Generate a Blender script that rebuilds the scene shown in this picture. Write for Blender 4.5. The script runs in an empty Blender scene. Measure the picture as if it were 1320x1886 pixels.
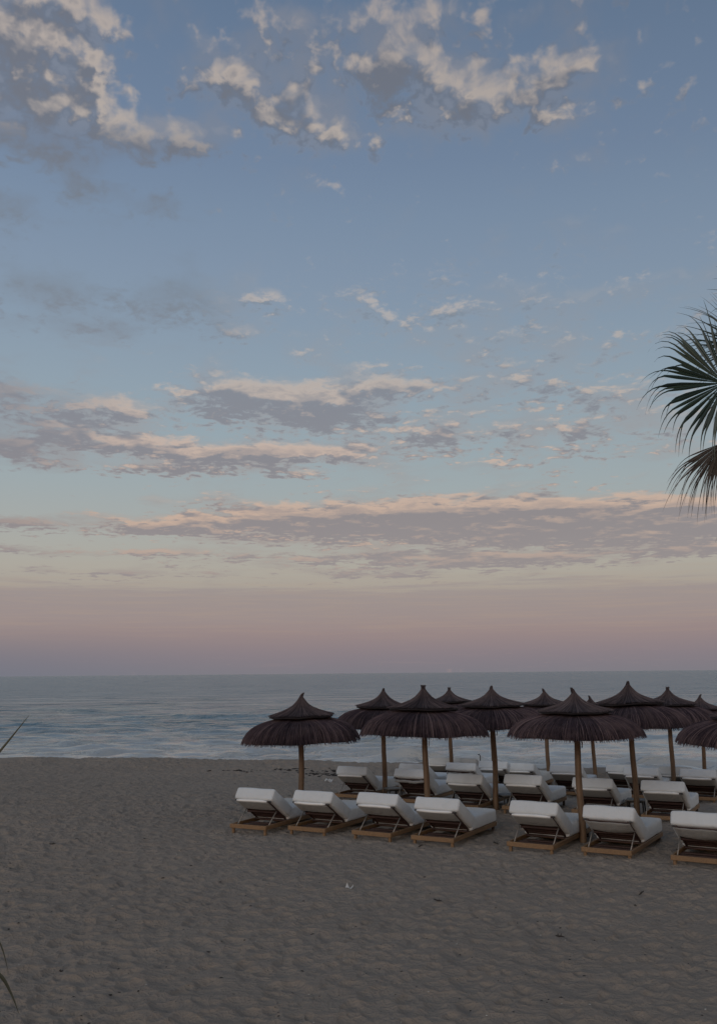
import bpy, math, random
import numpy as np
from mathutils import Vector, Matrix, Euler, noise as mnoise
rad = math.radians
SC = bpy.context.scene
COL = SC.collection

# ------------------------------------------------------------------ camera
CAM_H = 3.0
cam_d = bpy.data.cameras.new('camera'); cam = bpy.data.objects.new('camera', cam_d); COL.objects.link(cam)
cam_d.sensor_fit = 'HORIZONTAL'; cam_d.sensor_width = 36.0; cam_d.lens = 36.0 * 1700 / 1320
cam_d.clip_start = 0.05; cam_d.clip_end = 60000
_p = math.atan(297.1 / 1700); _r = rad(0.52)
fw = Vector((0, math.cos(_p), math.sin(_p))); u0 = Vector((0, -math.sin(_p), math.cos(_p))); X = Vector((1, 0, 0))
cr = X * math.cos(_r) - u0 * math.sin(_r); cu = X * math.sin(_r) + u0 * math.cos(_r)
m = Matrix.Identity(4)
for i in range(3):
    m[i][0] = cr[i]; m[i][1] = cu[i]; m[i][2] = -fw[i]
m[2][3] = CAM_H
cam.matrix_world = m
SC.camera = cam

# ------------------------------------------------------------------ exposure
SC.view_settings.view_transform = 'Standard'; SC.view_settings.look = 'None'
SC.view_settings.exposure = 0.0; SC.view_settings.gamma = 1.0
SC.cycles.max_bounces = 6; SC.cycles.transparent_max_bounces = 8

# ------------------------------------------------------------------ sun (just set behind the viewer: weak, wide)
sd = bpy.data.lights.new('sun', 'SUN'); sd.energy = 0.44; sd.angle = rad(12); sd.color = (1.0, 0.97, 0.94)
sun = bpy.data.objects.new('sun', sd); COL.objects.link(sun)
sun.rotation_euler = Vector((-0.50, -0.82, 0.28)).to_track_quat('Z', 'Y').to_euler()

def s2l(c):
    return tuple(((v / 255) / 12.92 if v / 255 <= 0.04045 else (((v / 255) + 0.055) / 1.055) ** 2.4) for v in c)

# ------------------------------------------------------------------ node helper
class NT:
    def __init__(s, tree): s.t = tree; s.n = tree.nodes; s.l = tree.links
    def link(s, a, b): s.l.new(a, b)
    def put(s, sock, v):
        if hasattr(v, 'is_linked') or isinstance(v, bpy.types.NodeSocket): s.l.new(v, sock)
        else: sock.default_value = v
    def math(s, op, a, b=None, c=None, clamp=False):
        n = s.n.new('ShaderNodeMath'); n.operation = op; n.use_clamp = clamp
        s.put(n.inputs[0], a)
        if b is not None: s.put(n.inputs[1], b)
        if c is not None: s.put(n.inputs[2], c)
        return n.outputs[0]
    def vmath(s, op, a, b=None):
        n = s.n.new('ShaderNodeVectorMath'); n.operation = op
        s.put(n.inputs[0], a)
        if b is not None: s.put(n.inputs[1], b)
        return n.outputs['Value'] if op in ('DOT_PRODUCT', 'LENGTH') else n.outputs[0]
    def comb(s, x, y, z=0.0):
        n = s.n.new('ShaderNodeCombineXYZ')
        for i, v in enumerate((x, y, z)): s.put(n.inputs[i], v)
        return n.outputs[0]
    def sep(s, v):
        n = s.n.new('ShaderNodeSeparateXYZ'); s.put(n.inputs[0], v); return n.outputs
    def noise(s, vec, scale=1.0, detail=4.0, rough=0.55, dist=0.0, kind='FBM', lac=2.0):
        n = s.n.new('ShaderNodeTexNoise'); n.noise_dimensions = '3D'
        n.noise_type = kind
        s.put(n.inputs['Vector'], vec); n.inputs['Scale'].default_value = scale
        n.inputs['Detail'].default_value = detail; n.inputs['Roughness'].default_value = rough
        n.inputs['Distortion'].default_value = dist; n.inputs['Lacunarity'].default_value = lac
        return n.outputs['Fac']
    def sstep(s, v, a, b, lo=0.0, hi=1.0):
        n = s.n.new('ShaderNodeMapRange'); n.interpolation_type = 'SMOOTHSTEP'
        s.put(n.inputs[0], v); s.put(n.inputs[1], a); s.put(n.inputs[2], b)
        n.inputs[3].default_value = lo; n.inputs[4].default_value = hi
        return n.outputs[0]
    def mix(s, f, a, b, blend='MIX'):
        n = s.n.new('ShaderNodeMix'); n.data_type = 'RGBA'; n.blend_type = blend
        s.put(n.inputs[0], f)
        for i, v in ((6, a), (7, b)):
            if isinstance(v, tuple): n.inputs[i].default_value = (*v[:3], 1)
            else: s.put(n.inputs[i], v)
        return n.outputs[2]
    def ramp(s, f, stops, interp='LINEAR'):
        n = s.n.new('ShaderNodeValToRGB'); cr_ = n.color_ramp; cr_.interpolation = interp
        while len(cr_.elements) < len(stops): cr_.elements.new(0.5)
        for e, (p, c) in zip(cr_.elements, stops):
            e.position = p; e.color = (*c, 1) if len(c) == 3 else c
        s.put(n.inputs[0], f); return n.outputs[0]

# ------------------------------------------------------------------ sky (world)
W = bpy.data.worlds.new('World'); SC.world = W; W.use_nodes = True
W.node_tree.nodes.clear()
w = NT(W.node_tree)
tc = w.n.new('ShaderNodeTexCoord'); D = w.vmath('NORMALIZE', tc.outputs['Generated'])
dx, dy, dz = w.sep(D)
DEG = 180 / math.pi
AZ = w.math('MULTIPLY', w.math('ARCTAN2', dx, dy), DEG)
EL = w.math('MULTIPLY', w.math('ARCSINE', dz), DEG)

# blobs of cloud cover: azimuth, elevation, half width, half height (degrees), weight
BLOBS = [
 # high tumbled puffs
 (-19.8, 34.8, 2.6, 3.2, .44), (-18.6, 33.2, 2.2, 1.8, .40), (-18.5, 36.6, 2.8, 1.5, .30), (-23.5, 36.0, 2.2, 2.8, .34), (-23.5, 31.4, 2.4, 1.5, .36),
 (-14.2, 31.2, 3.0, 1.5, .28), (-10.6, 31.6, 2.6, .9, .26), (-8.2, 34.8, 3.0, 1.4, .22), (-4.5, 38.0, 4.0, 1.4, .20),
 (-5.0, 33.0, 3.2, 1.6, .15), (-1.5, 32.2, 3.4, 1.4, .22), (1.0, 36.0, 4.0, 2.2, .17), (4.0, 35.8, 3.0, 1.8, .20), (4.6, 38.2, 3.0, 1.0, .15),
 (6.6, 33.6, 2.6, 1.8, .27), (9.8, 33.6, 3.6, 1.6, .19), (14.5, 34.6, 3.4, 1.6, .21), (13.4, 32.4, 3.4, 1.2, .17), (11.5, 37.6, 4.0, 1.0, .12), (-3.0, 35.0, 14.0, 4.0, .095),
 # soft grey wisps below
 (-20.0, 29.8, 2.8, 1.1, .27), (-17.5, 28.2, 2.0, .8, .20), (-21.8, 26.4, 1.6, 1.4, .22), (-12.5, 27.4, 2.2, .9, .18), (-16.0, 26.6, 3.0, .7, .12),
 # grey-blue patches, middle left
 (-19.5, 22.2, 4.6, 1.1, .24), (-11.5, 22.4, 3.0, 1.0, .22), (-16.5, 20.4, 5.5, .9, .14), (-7.6, 20.8, 1.6, .5, .16), (-5.8, 23.0, 1.0, .5, .22),
 # upper band
 (-22.0, 16.2, 4.5, 1.2, .32), (-15.0, 15.8, 3.4, .9, .28), (-19.0, 14.6, 5.0, .5, .15), (-8.5, 16.8, 4.0, 1.5, .31), (-2.8, 16.6, 4.8, 1.6, .30), (2.5, 17.6, 4.0, .7, .16),
 (12.0, 17.4, 10.0, 2.2, .175), (3.0, 14.6, 6.5, 1.8, .15), (14.0, 13.8, 9.0, 2.0, .175), (9.0, 21.5, 16.0, 2.6, .07), (3.0, 23.0, 16.0, 2.4, .10), (12.0, 25.5, 5.0, 1.0, .06),
 # second band
 (-22.0, 13.2, 3.8, 1.0, .34), (-15.5, 13.8, 3.6, .7, .26), (-9.0, 13.3, 5.0, .95, .30), (-4.0, 13.5, 5.0, .55, .26), (-13.0, 12.4, 4.6, .5, .20), (-3.4, 12.3, 2.0, .4, .20),
 # long bank
 (-21.8, 8.8, 4.0, .45, .34), (-12.5, 8.9, 4.6, .65, .33), (-9.0, 10.6, 2.6, .55, .20), (-4.0, 9.3, 7.0, 1.2, .38), (6.0, 9.3, 9.0, 1.35, .50), (15.0, 8.7, 9.0, 1.3, .52), (22.0, 8.6, 6.0, 1.2, .40),
 (-13.5, 7.3, 5.0, .28, .28), (-21.5, 7.3, 3.0, .28, .24), (-2.0, 7.0, 9.0, .5, .24), (9.0, 6.7, 8.0, .5, .28), (20.0, 6.9, 5.0, .4, .24), (-15.0, 6.1, 10.0, .35, .15), (3.0, 5.9, 8.0, .4, .17),
]
G = bpy.data.node_groups.new('cloud_density', 'ShaderNodeTree')
G.interface.new_socket('az', in_out='INPUT', socket_type='NodeSocketFloat')
G.interface.new_socket('el', in_out='INPUT', socket_type='NodeSocketFloat')
G.interface.new_socket('density', in_out='OUTPUT', socket_type='NodeSocketFloat')
g = NT(G); gi = g.n.new('NodeGroupInput'); go = g.n.new('NodeGroupOutput')
az, el = gi.outputs[0], gi.outputs[1]
elc = g.math('MAXIMUM', el, 0.2)
lv = g.math('LOGARITHM', g.math('ADD', elc, 1.5), math.e)
fq = g.sstep(el, 26.0, 31.0, 1.0, 1.0)
P0 = g.comb(g.math('MULTIPLY', az, 0.62), g.math('MULTIPLY', lv, 21.0), 3.7)
P0 = g.vmath("MULTIPLY", P0, (1.0, 1.40, 1.0))
warp = g.n.new('ShaderNodeTexNoise'); g.put(warp.inputs['Vector'], P0); warp.inputs['Scale'].default_value = 0.55; warp.inputs['Detail'].default_value = 2.0
wv = g.vmath('SUBTRACT', warp.outputs['Color'], (0.5, 0.5, 0.5))
sc_ = g.n.new('ShaderNodeVectorMath'); sc_.operation = 'SCALE'; g.put(sc_.inputs[0], wv); sc_.inputs['Scale'].default_value = 0.9
P1 = g.vmath('ADD', P0, sc_.outputs[0])
nA = g.noise(P1, 0.62, 6.0, 0.60)
nB = g.noise(P1, 1.9, 5.0, 0.62)
nn = g.math('ADD', g.math('MULTIPLY', nA, 0.62), g.math('MULTIPLY', nB, 0.50))
nS = g.noise(P1, 0.95, 3.0, 0.45)
hiel = g.sstep(el, 24.0, 31.0, 0.0, 0.55)
nn = g.math('ADD', g.math('MULTIPLY', nn, g.math('SUBTRACT', 1.0, hiel)), g.math('MULTIPLY', g.math('MULTIPLY_ADD', g.math('SUBTRACT', nS, 0.5), 1.7, 0.55), hiel))
nn = g.math('MULTIPLY_ADD', g.math('SUBTRACT', nn, 0.56), 1.55, 0.50)
cov = None
ae = g.comb(g.math('ADD', az, g.math('MULTIPLY', g.math('SUBTRACT', nA, .5), 4.0)), g.math('ADD', el, g.math('MULTIPLY', g.math('SUBTRACT', nB, .5), 1.2)), 0.0)
for (a, e, ra, re, wt) in BLOBS:
    wt *= 1.35 if e > 29 else (1.45 if e > 19 else (1.25 if e > 11.5 else 1.1))
    q = g.vmath('MULTIPLY', g.vmath('SUBTRACT', ae, (a, e, 0.0)), (1 / ra, 1 / re, 0.0))
    v = g.math('POWER', 2.71828, g.math('MULTIPLY', g.vmath('DOT_PRODUCT', q, q), -1.0))
    cov = g.math('MULTIPLY', v, wt) if cov is None else g.math('MULTIPLY_ADD', v, wt, cov)
g.link(g.math('ADD', nn, g.math('MINIMUM', cov, 0.55)), go.inputs[0])
G.interface.new_socket('soft', in_out='OUTPUT', socket_type='NodeSocketFloat')
g.link(g.math('ADD', g.noise(P1, 0.40, 3.0, 0.5), g.math('MULTIPLY', g.math('MINIMUM', cov, 0.5), 1.0)), go.inputs[1])

def dens(a, e):
    n = w.n.new('ShaderNodeGroup'); n.node_tree = G; w.put(n.inputs[0], a); w.put(n.inputs[1], e); return n.outputs
d0, s0 = dens(AZ, EL)
off = w.math('MULTIPLY_ADD', w.math('MAXIMUM', EL, 0.0), 0.024, 0.04)
d1, s1 = dens(w.math('ADD', AZ, w.math('MULTIPLY', off, 0.5)), w.math('ADD', EL, off))
TH = w.sstep(EL, 20.0, 30.0, 0.65, 0.672)
soft = w.sstep(EL, 8.0, 30.0, 0.19, 0.46)
alpha = w.sstep(d0, TH, w.math('ADD', TH, soft))
dl = w.math('ADD', w.math('MULTIPLY', w.math('SUBTRACT', d0, d1), 0.50), w.math('MULTIPLY', w.math('SUBTRACT', s0, s1), 1.15))
litn = w.sstep(dl, w.sstep(EL, 16.0, 30.0, -0.01, -0.07), w.sstep(EL, 16.0, 30.0, 0.20, 0.26))
# lit strength: clouds on the far left and between the bands catch no sun
leftdim = w.math('MULTIPLY', w.sstep(AZ, -22.0, -13.0, 0.25, 1.0), w.math('SUBTRACT', 1.0, w.math('MULTIPLY', w.sstep(EL, 18.5, 20.5), w.sstep(AZ, -6.0, -11.0))))
hi = w.sstep(EL, 30.0, 32.5)
litm = w.math('MAXIMUM', w.math('MULTIPLY', leftdim, 1.0), hi)
litm = w.math('MULTIPLY', litm, w.sstep(EL, 5.0, 8.5, 0.15, 1.0))
lit = w.math('MULTIPLY', litn, litm)
thin = w.math('MULTIPLY', w.math('SUBTRACT', 1.0, w.sstep(d0, TH, w.math('ADD', TH, 0.22))), w.math('MULTIPLY', 0.55, litm))
lit = w.math('MAXIMUM', lit, thin)
lit = w.math('MULTIPLY', lit, w.sstep(w.math('SUBTRACT', d0, w.sstep(EL, 20.0, 30.0, 0.0, 0.25)), w.math('ADD', TH, 0.16), w.math('ADD', TH, 0.50), 1.0, 0.38))
halo = w.math('MULTIPLY', w.sstep(s0, 0.56, 0.95), w.sstep(EL, 10.0, 24.0, 0.55, 0.44))

EF = w.math('DIVIDE', w.math('MAXIMUM', EL, 0.0), 90.0)
sky_st = [(0, (0.2118, 0.2043, 0.235)), (1.2, (0.233, 0.209, 0.2416)), (2.5, (0.2714, 0.2214, 0.2444)), (3.8, (0.2945, 0.2381, 0.2542)), (5.2, (0.3463, 0.3056, 0.2873)), (6.4, (0.3705, 0.3431, 0.3162)), (8, (0.3568, 0.3538, 0.3393)), (11.4, (0.3084, 0.3507, 0.3719)), (14.7, (0.2732, 0.336, 0.3809)), (18, (0.2469, 0.3106, 0.3768)), (21.3, (0.2185, 0.2817, 0.3639)), (24.5, (0.1988, 0.2588, 0.3511)), (27.6, (0.1752, 0.2359, 0.3327)), (30.6, (0.1505, 0.2061, 0.3061)), (38.9, (0.1104, 0.1619, 0.2529)), (60, (0.0807, 0.1247, 0.2034)), (90, (0.0595, 0.0916, 0.1591))]
base = w.ramp(EF, [(e / 90, c) for e, c in sky_st])
# thin veil above the horizon
vn = w.noise(w.comb(w.math('MULTIPLY', AZ, 0.11), w.math('MULTIPLY', EL, 2.1), 9.0), 1.0, 6.0, 0.66)
veil = w.math('MULTIPLY', w.math('MULTIPLY', w.sstep(w.math('ADD', EL, w.math('MULTIPLY', w.math('SUBTRACT', vn, .5), 1.6)), 2.2, 3.6), w.math('SUBTRACT', 1.0, w.sstep(w.math('ADD', EL, w.math('MULTIPLY', w.math('SUBTRACT', vn, .5), 3.0)), 4.75, 5.5))), 0.85)
base = w.mix(veil, base, (.28, .238, .262))
shad = w.ramp(EF, [(e / 90, c) for e, c in [(0, (0.291, 0.2387, 0.2509)), (6, (0.2473, 0.2139, 0.2449)), (9.5, (0.2324, 0.195, 0.2155)), (13, (0.2117, 0.1914, 0.2169)), (18, (0.2051, 0.209, 0.2441)), (24, (0.1758, 0.2064, 0.2509)), (31, (0.1475, 0.151, 0.1788)), (39, (0.1397, 0.1451, 0.1752)), (90, (0.1452, 0.1528, 0.1843))]])
litc = w.ramp(EF, [(e / 90, c) for e, c in [(0, (0.4116, 0.2938, 0.2675)), (6, (0.4649, 0.3392, 0.295)), (9.5, (0.5513, 0.3772, 0.2937)), (14, (0.5563, 0.413, 0.3373)), (18, (0.5106, 0.4202, 0.3601)), (24, (0.4878, 0.4299, 0.395)), (31, (0.4573, 0.3868, 0.3319)), (39, (0.4161, 0.3516, 0.3143)), (90, (0.4105, 0.349, 0.3135))]])
ccol = w.mix(lit, shad, litc)
amax = w.sstep(EL, 20.0, 29.0, 0.90, 0.90)
st2 = w.noise(w.comb(w.math('MULTIPLY', AZ, 0.16), w.math('MULTIPLY', EL, 4.5), 2.0), 1.0, 5.0, 0.65)
base = w.mix(w.math('MULTIPLY', w.math('MULTIPLY', w.sstep(st2, .42, .68), 0.26), w.math('MULTIPLY', w.sstep(EL, 7.5, 5.0), w.sstep(EL, 1.6, 3.0))), base, (.375, .285, .245))
skycol = w.mix(halo, base, w.mix(w.math('MULTIPLY', lit, 0.55), shad, litc))
skycol = w.mix(w.math('MULTIPLY', alpha, amax), skycol, ccol)
# slow brightness fall-off from left to right, high up
side = w.math('MULTIPLY_ADD', w.math('MULTIPLY', w.math('MULTIPLY', AZ, EF), -1 / 25), 0.20, 1.0)
side = w.math('MINIMUM', w.math('MAXIMUM', side, 0.8), 1.2)
skycol = w.mix(1.0, skycol, w.comb(side, side, side), 'MULTIPLY')
hz = w.math('MULTIPLY', w.sstep(AZ, -4.0, -24.0), w.sstep(EL, 3.5, 0.5))
skycol = w.mix(w.math('MULTIPLY', hz, 0.6), skycol, (.165, .185, .235))
# no cloud detail behind the viewer: after-glow of the set sun
front = w.sstep(dy, -0.15, 0.25)
backc = w.ramp(EF, [(0, s2l((206, 178, 158))), (0.1, s2l((204, 190, 178))), (0.35, s2l((160, 168, 178))), (1.0, s2l((84, 104, 136)))])
skycol = w.mix(front, backc, skycol)
below = w.sstep(EL, -3.0, -0.3)
skycol = w.mix(below, s2l((92, 92, 98)), skycol)
nish = w.n.new('ShaderNodeTexSky'); nish.sky_type = 'NISHITA'; nish.sun_disc = False
nish.sun_elevation = rad(1.5); nish.sun_rotation = rad(180 + 15); nish.altitude = 0; nish.air_density = 1; nish.dust_density = 1.5; nish.ozone_density = 1.5
bg1 = w.n.new('ShaderNodeBackground'); w.put(bg1.inputs[0], nish.outputs[0]); bg1.inputs[1].default_value = 0.05
bg2 = w.n.new('ShaderNodeBackground'); w.put(bg2.inputs[0], skycol); bg2.inputs[1].default_value = 0.95
add = w.n.new('ShaderNodeAddShader'); w.link(bg1.outputs[0], add.inputs[0]); w.link(bg2.outputs[0], add.inputs[1])
wo = w.n.new('ShaderNodeOutputWorld'); w.link(add.outputs[0], wo.inputs[0])
W.cycles.sampling_method = 'MANUAL'; W.cycles.sample_map_resolution = 512

# ------------------------------------------------------------------ materials
def mat(name):
    mt = bpy.data.materials.new(name); mt.use_nodes = True; mt.node_tree.nodes.clear()
    n = NT(mt.node_tree); bs = n.n.new('ShaderNodeBsdfPrincipled'); o = n.n.new('ShaderNodeOutputMaterial')
    n.link(bs.outputs[0], o.inputs[0]); return mt, n, bs
def bump(n, bs, h, strength, dist, normal=None):
    b = n.n.new('ShaderNodeBump'); n.put(b.inputs['Height'], h); b.inputs['Strength'].default_value = strength; b.inputs['Distance'].default_value = dist
    if normal is not None: n.link(normal, b.inputs['Normal'])
    n.link(b.outputs[0], bs.inputs['Normal']); return b.outputs[0]
def pos(n): return n.n.new('ShaderNodeNewGeometry').outputs['Position']
def objc(n): return n.n.new('ShaderNodeTexCoord').outputs['Object']
def rnd(n): return n.n.new('ShaderNodeObjectInfo').outputs['Random']

def m_sand():
    mt, n, bs = mat('sand'); p = pos(n)
    a = n.noise(p, 0.35, 3, .5); b = n.noise(p, 9.0, 5, .65); c = n.noise(p, 160.0, 3, .7)
    col = n.mix(n.sstep(a, .3, .7), (.272, .224, .180), (.298, .246, .198))
    col = n.mix(n.math('MULTIPLY', n.sstep(b, .35, .75), .30), col, (.238, .192, .152))
    col = n.mix(n.math('MULTIPLY', n.sstep(c, .35, .7), .35), col, (.33, .28, .235))
    vo = n.n.new('ShaderNodeTexVoronoi'); n.put(vo.inputs['Vector'], p); vo.inputs['Scale'].default_value = 13.0
    spk = n.math('MULTIPLY', n.math('LESS_THAN', vo.outputs['Distance'], 0.075), n.math('GREATER_THAN', n.noise(p, 2.1, 2, .5), .56))
    col = n.mix(n.math('MULTIPLY', spk, .8), col, (.03, .026, .022))
    n.link(col, bs.inputs['Base Color']); bs.inputs['Roughness'].default_value = .95
    bs.inputs['Specular IOR Level'].default_value = .15
    wp = n.n.new('ShaderNodeTexNoise'); n.put(wp.inputs['Vector'], p); wp.inputs['Scale'].default_value = 1.7; wp.inputs['Detail'].default_value = 4.0
    q = n.vmath('ADD', n.vmath('MULTIPLY', p, (1.0, 1.25, .3)), n.vmath('MULTIPLY', n.vmath('SUBTRACT', wp.outputs['Color'], (.5, .5, .5)), (.26, .26, 0.0)))
    hv = None
    for sc2, wt in ((8.5, .22), (17.0, .12)):
        v2 = n.n.new('ShaderNodeTexVoronoi'); n.put(v2.inputs['Vector'], q); v2.inputs['Scale'].default_value = sc2
        v3 = n.n.new('ShaderNodeTexVoronoi'); v3.feature = 'DISTANCE_TO_EDGE'; n.put(v3.inputs['Vector'], q); v3.inputs['Scale'].default_value = sc2
        rdg = n.math('MULTIPLY', n.math('SUBTRACT', 1.0, n.sstep(v3.outputs['Distance'], 0.0, .13)), .16)
        t = n.math('MULTIPLY', n.math('ADD', n.math('MULTIPLY', n.math('POWER', v2.outputs['Distance'], 1.5), .75), rdg), wt); hv = t if hv is None else n.math('ADD', hv, t)
    h = n.math('ADD', n.math('ADD', n.math('MULTIPLY', n.noise(p, 22, 6, .70, .2), .26), n.math('MULTIPLY', c, .06)), hv)
    bump(n, bs, h, 1.0, .095)
    return mt
def m_sea():
    mt, n, bs = mat('sea_water'); p = pos(n)
    x, y, z = n.sep(p)
    # ripples lie across the line of the shore and lengthen with distance offshore
    ps = n.comb(n.math('MULTIPLY', n.math('ADD', x, n.math('MULTIPLY', y, .25)), .62), n.math('SUBTRACT', y, n.math('MULTIPLY', x, .25)), z)
    a = n.noise(ps, 0.16, 5, .6, .3); b = n.noise(ps, 1.1, 5, .62, .3); c = n.noise(ps, 5.0, 4, .6)
    bs.inputs['Base Color'].default_value = (.020, .040, .048, 1)
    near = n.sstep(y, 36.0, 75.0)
    col = n.mix(near, (.42, .415, .395), (.10, .175, .215))  # sky reflection of calm inshore water put into the paler base colour
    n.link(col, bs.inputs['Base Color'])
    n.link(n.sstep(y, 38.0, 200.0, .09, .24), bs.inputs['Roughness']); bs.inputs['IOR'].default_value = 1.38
    pf = n.comb(n.math('MULTIPLY', n.math('ADD', x, n.math('MULTIPLY', y, .25)), .16), n.math('SUBTRACT', y, n.math('MULTIPLY', x, .25)), 0.0)
    a0 = n.noise(pf, .045, 8, .62, .2); pat = n.noise(pf, .30, 9, .70, .5)
    h = n.math('ADD', n.math('ADD', n.math('MULTIPLY', a, 1.0), n.math('MULTIPLY', b, 1.05)), n.math('MULTIPLY', c, .34))
    h = n.math('MULTIPLY', h, n.sstep(y, 36.0, 140.0, .15, .7))
    h = n.math('ADD', h, n.math('MULTIPLY', a0, n.sstep(y, 45.0, 160.0, .3, 7.0)))
    for sc3, am, y0, y1 in ((.16, 2.2, 60.0, 140.0), (.50, .62, 30.0, 36.0), (1.25, .30, 30.0, 36.0)):
        wv = n.sstep(n.noise(ps, sc3, 4, .55, .5), .50, .70)
        h = n.math('ADD', h, n.math('MULTIPLY', wv, n.sstep(y, y0, y1, 0.0, am)))
    rp = n.noise(n.comb(x, n.math('MULTIPLY', y, .42), 4.0), 3.2, 4, .62, .4)
    h = n.math('ADD', h, n.math('MULTIPLY', rp, n.sstep(y, 36.0, 90.0, .085, .34)))
    bump(n, bs, h, 1.0, .50)
    bb = [x_ for x_ in n.n if x_.type == 'BUMP'][-1]; n.put(bb.inputs['Strength'], n.sstep(pat, .40, .62, .15, 1.0))
    return mt
def m_wood(name, c1, c2, axis='y', sc=6, rough=.6):
    mt, n, bs = mat(name); p = objc(n)
    st = {'x': (.12, 1, 1), 'y': (1, .12, 1), 'z': (1, 1, .10)}[axis]
    q = n.vmath('ADD', n.vmath('MULTIPLY', p, st), n.comb(n.math('MULTIPLY', rnd(n), 37.0), 0.0, 0.0))
    g1 = n.noise(q, sc * 5, 5, .65, .6); g2 = n.noise(p, 3.0, 3, .5)
    col = n.mix(n.sstep(g1, .3, .7), c1, c2)
    col = n.mix(n.math('MULTIPLY', n.sstep(g2, .4, .75), .45), col, tuple(v * .62 for v in c1))
    kn = n.n.new('ShaderNodeTexVoronoi'); n.put(kn.inputs['Vector'], n.vmath('MULTIPLY', q, (1, 1, 5) if axis == 'z' else (1, 1, 1))); kn.inputs['Scale'].default_value = 5.5
    col = n.mix(n.math('MULTIPLY', n.sstep(kn.outputs['Distance'], .10, .05), .8), col, tuple(v * .25 for v in c1))
    n.link(col, bs.inputs['Base Color']); bs.inputs['Roughness'].default_value = rough
    bump(n, bs, g1, .5, .004); return mt
def m_thatch(name, c1, c2, c3):
    mt, n, bs = mat(name); p = objc(n)
    at = n.n.new('ShaderNodeAttribute'); at.attribute_name = 'tone'
    t = at.outputs['Fac']
    col = n.mix(n.sstep(t, .0, .55), c1, c2)
    col = n.mix(n.sstep(t, .7, 1.0), col, c3)
    col = n.mix(n.math('MULTIPLY', n.sstep(n.noise(p, 2.2, 4, .6), .45, .7), .5), col, tuple(v * .8 for v in c3))
    n.link(col, bs.inputs['Base Color']); bs.inputs['Roughness'].default_value = .8; bs.inputs['Specular IOR Level'].default_value = .25
    bump(n, bs, n.noise(p, 90, 3, .6), .5, .006); return mt
def m_fabric(name, c, wr=.35):
    mt, n, bs = mat(name); p = n.vmath('ADD', objc(n), n.comb(n.math('MULTIPLY', rnd(n), 19.0), 0.0, 0.0))
    f = n.noise(p, 3.5, 4, .55, .8); w1 = n.noise(n.vmath('MULTIPLY', p, (1, 1, .5)), 9, 4, .55, 1.2)
    col = n.mix(n.math('MULTIPLY', n.sstep(f, .42, .75), .30), c, tuple(v * .84 for v in (c[0] * 1.02, c[1], c[2] * .95)))
    n.link(col, bs.inputs['Base Color']); bs.inputs['Roughness'].default_value = .9; bs.inputs['Specular IOR Level'].default_value = .15
    bs.inputs['Sheen Weight'].default_value = .15
    h = n.math('ADD', n.math('MULTIPLY', f, .9), n.math('ADD', n.math('MULTIPLY', w1, .35), n.math('MULTIPLY', n.noise(p, 420, 2, .5), .012)))
    bump(n, bs, h, wr, .05); return mt
def m_plain(name, c, rough=.7, met=0.0, sc=20, var=.35):
    mt, n, bs = mat(name); f = n.noise(objc(n), sc, 4, .6)
    n.link(n.mix(n.math('MULTIPLY', n.sstep(f, .35, .7), var * 2), c, tuple(v * .55 for v in c)), bs.inputs['Base Color'])
    bs.inputs['Roughness'].default_value = rough; bs.inputs['Metallic'].default_value = met
    bump(n, bs, f, .4, .004); return mt
def m_leaf(name, c1, c2, rough=.45):
    mt, n, bs = mat(name); p = objc(n); f = n.noise(p, 4, 4, .6); q = n.noise(p, 40, 3, .6)
    at = n.n.new('ShaderNodeAttribute'); at.attribute_name = 'tone'
    col = n.mix(n.sstep(n.math('ADD', n.math('MULTIPLY', f, .5), n.math('MULTIPLY', at.outputs['Fac'], .5)), .3, .75), c1, c2)
    n.link(col, bs.inputs['Base Color']); bs.inputs['Roughness'].default_value = rough
    bump(n, bs, q, .3, .004); return mt

M = dict(
 sand=m_sand(), sea=m_sea(),
 pole=m_wood('pole_wood', (.115, .066, .036), (.185, .112, .060), 'z', 5),
 frame=m_wood('frame_wood', (.175, .098, .046), (.245, .145, .070), 'y', 7),
 slat=m_wood('slat_wood_shaded', (.040, .018, .014), (.066, .030, .023), 'x', 7),  # reddish stained wood, the shade under the bed also put into its colour
 th1=m_thatch('thatch_skirt_heather', (.016, .010, .014), (.050, .033, .040), (.150, .104, .104)),
 th2=m_thatch('thatch_cap_heather', (.022, .016, .018), (.068, .050, .052), (.165, .125, .12)),
 core=m_plain('thatch_core', (.020, .014, .016), .95),
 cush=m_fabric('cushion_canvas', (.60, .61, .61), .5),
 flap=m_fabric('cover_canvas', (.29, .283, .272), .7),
 hem=m_fabric('hem_canvas', (.78, .77, .75), .3),
 strap=m_plain('strap_webbing', (.07, .066, .064), .9),
 strut=m_plain('strut_metal', (.30, .27, .24), .5, .2),
 foot=m_plain('dark_leg', (.055, .04, .032), .7),
 ring=m_plain('ring_metal', (.40, .40, .40), .4, .5),
 iron=m_plain('black_iron', (.03, .03, .032), .6, .3),
 table=m_wood('table_wood', (.10, .085, .075), (.17, .15, .13), 'x', 6),
 tleg=m_plain('table_leg', (.035, .03, .028), .7),
 palm=m_leaf('palm_leaf_green', (.012, .026, .018), (.030, .052, .030)),
 dry=m_leaf('palm_leaf_dry', (.045, .036, .029), (.105, .082, .066), .8),
 bark=m_plain('palm_bark', (.13, .10, .075), .9, 0, 9, .5),
 reed=m_leaf('reed_leaf', (.035, .037, .020), (.070, .068, .040), .6),
 stem=m_leaf('reed_stem', (.10, .10, .045), (.16, .15, .08), .6),
 weed=m_plain('seaweed', (.022, .016, .013), .9),
 twig=m_plain('twig_bark', (.035, .027, .022), .9),
 shell=m_plain('shell', (.50, .47, .42), .6),
 paper=m_plain('paper', (.55, .54, .52), .8),
)

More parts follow.
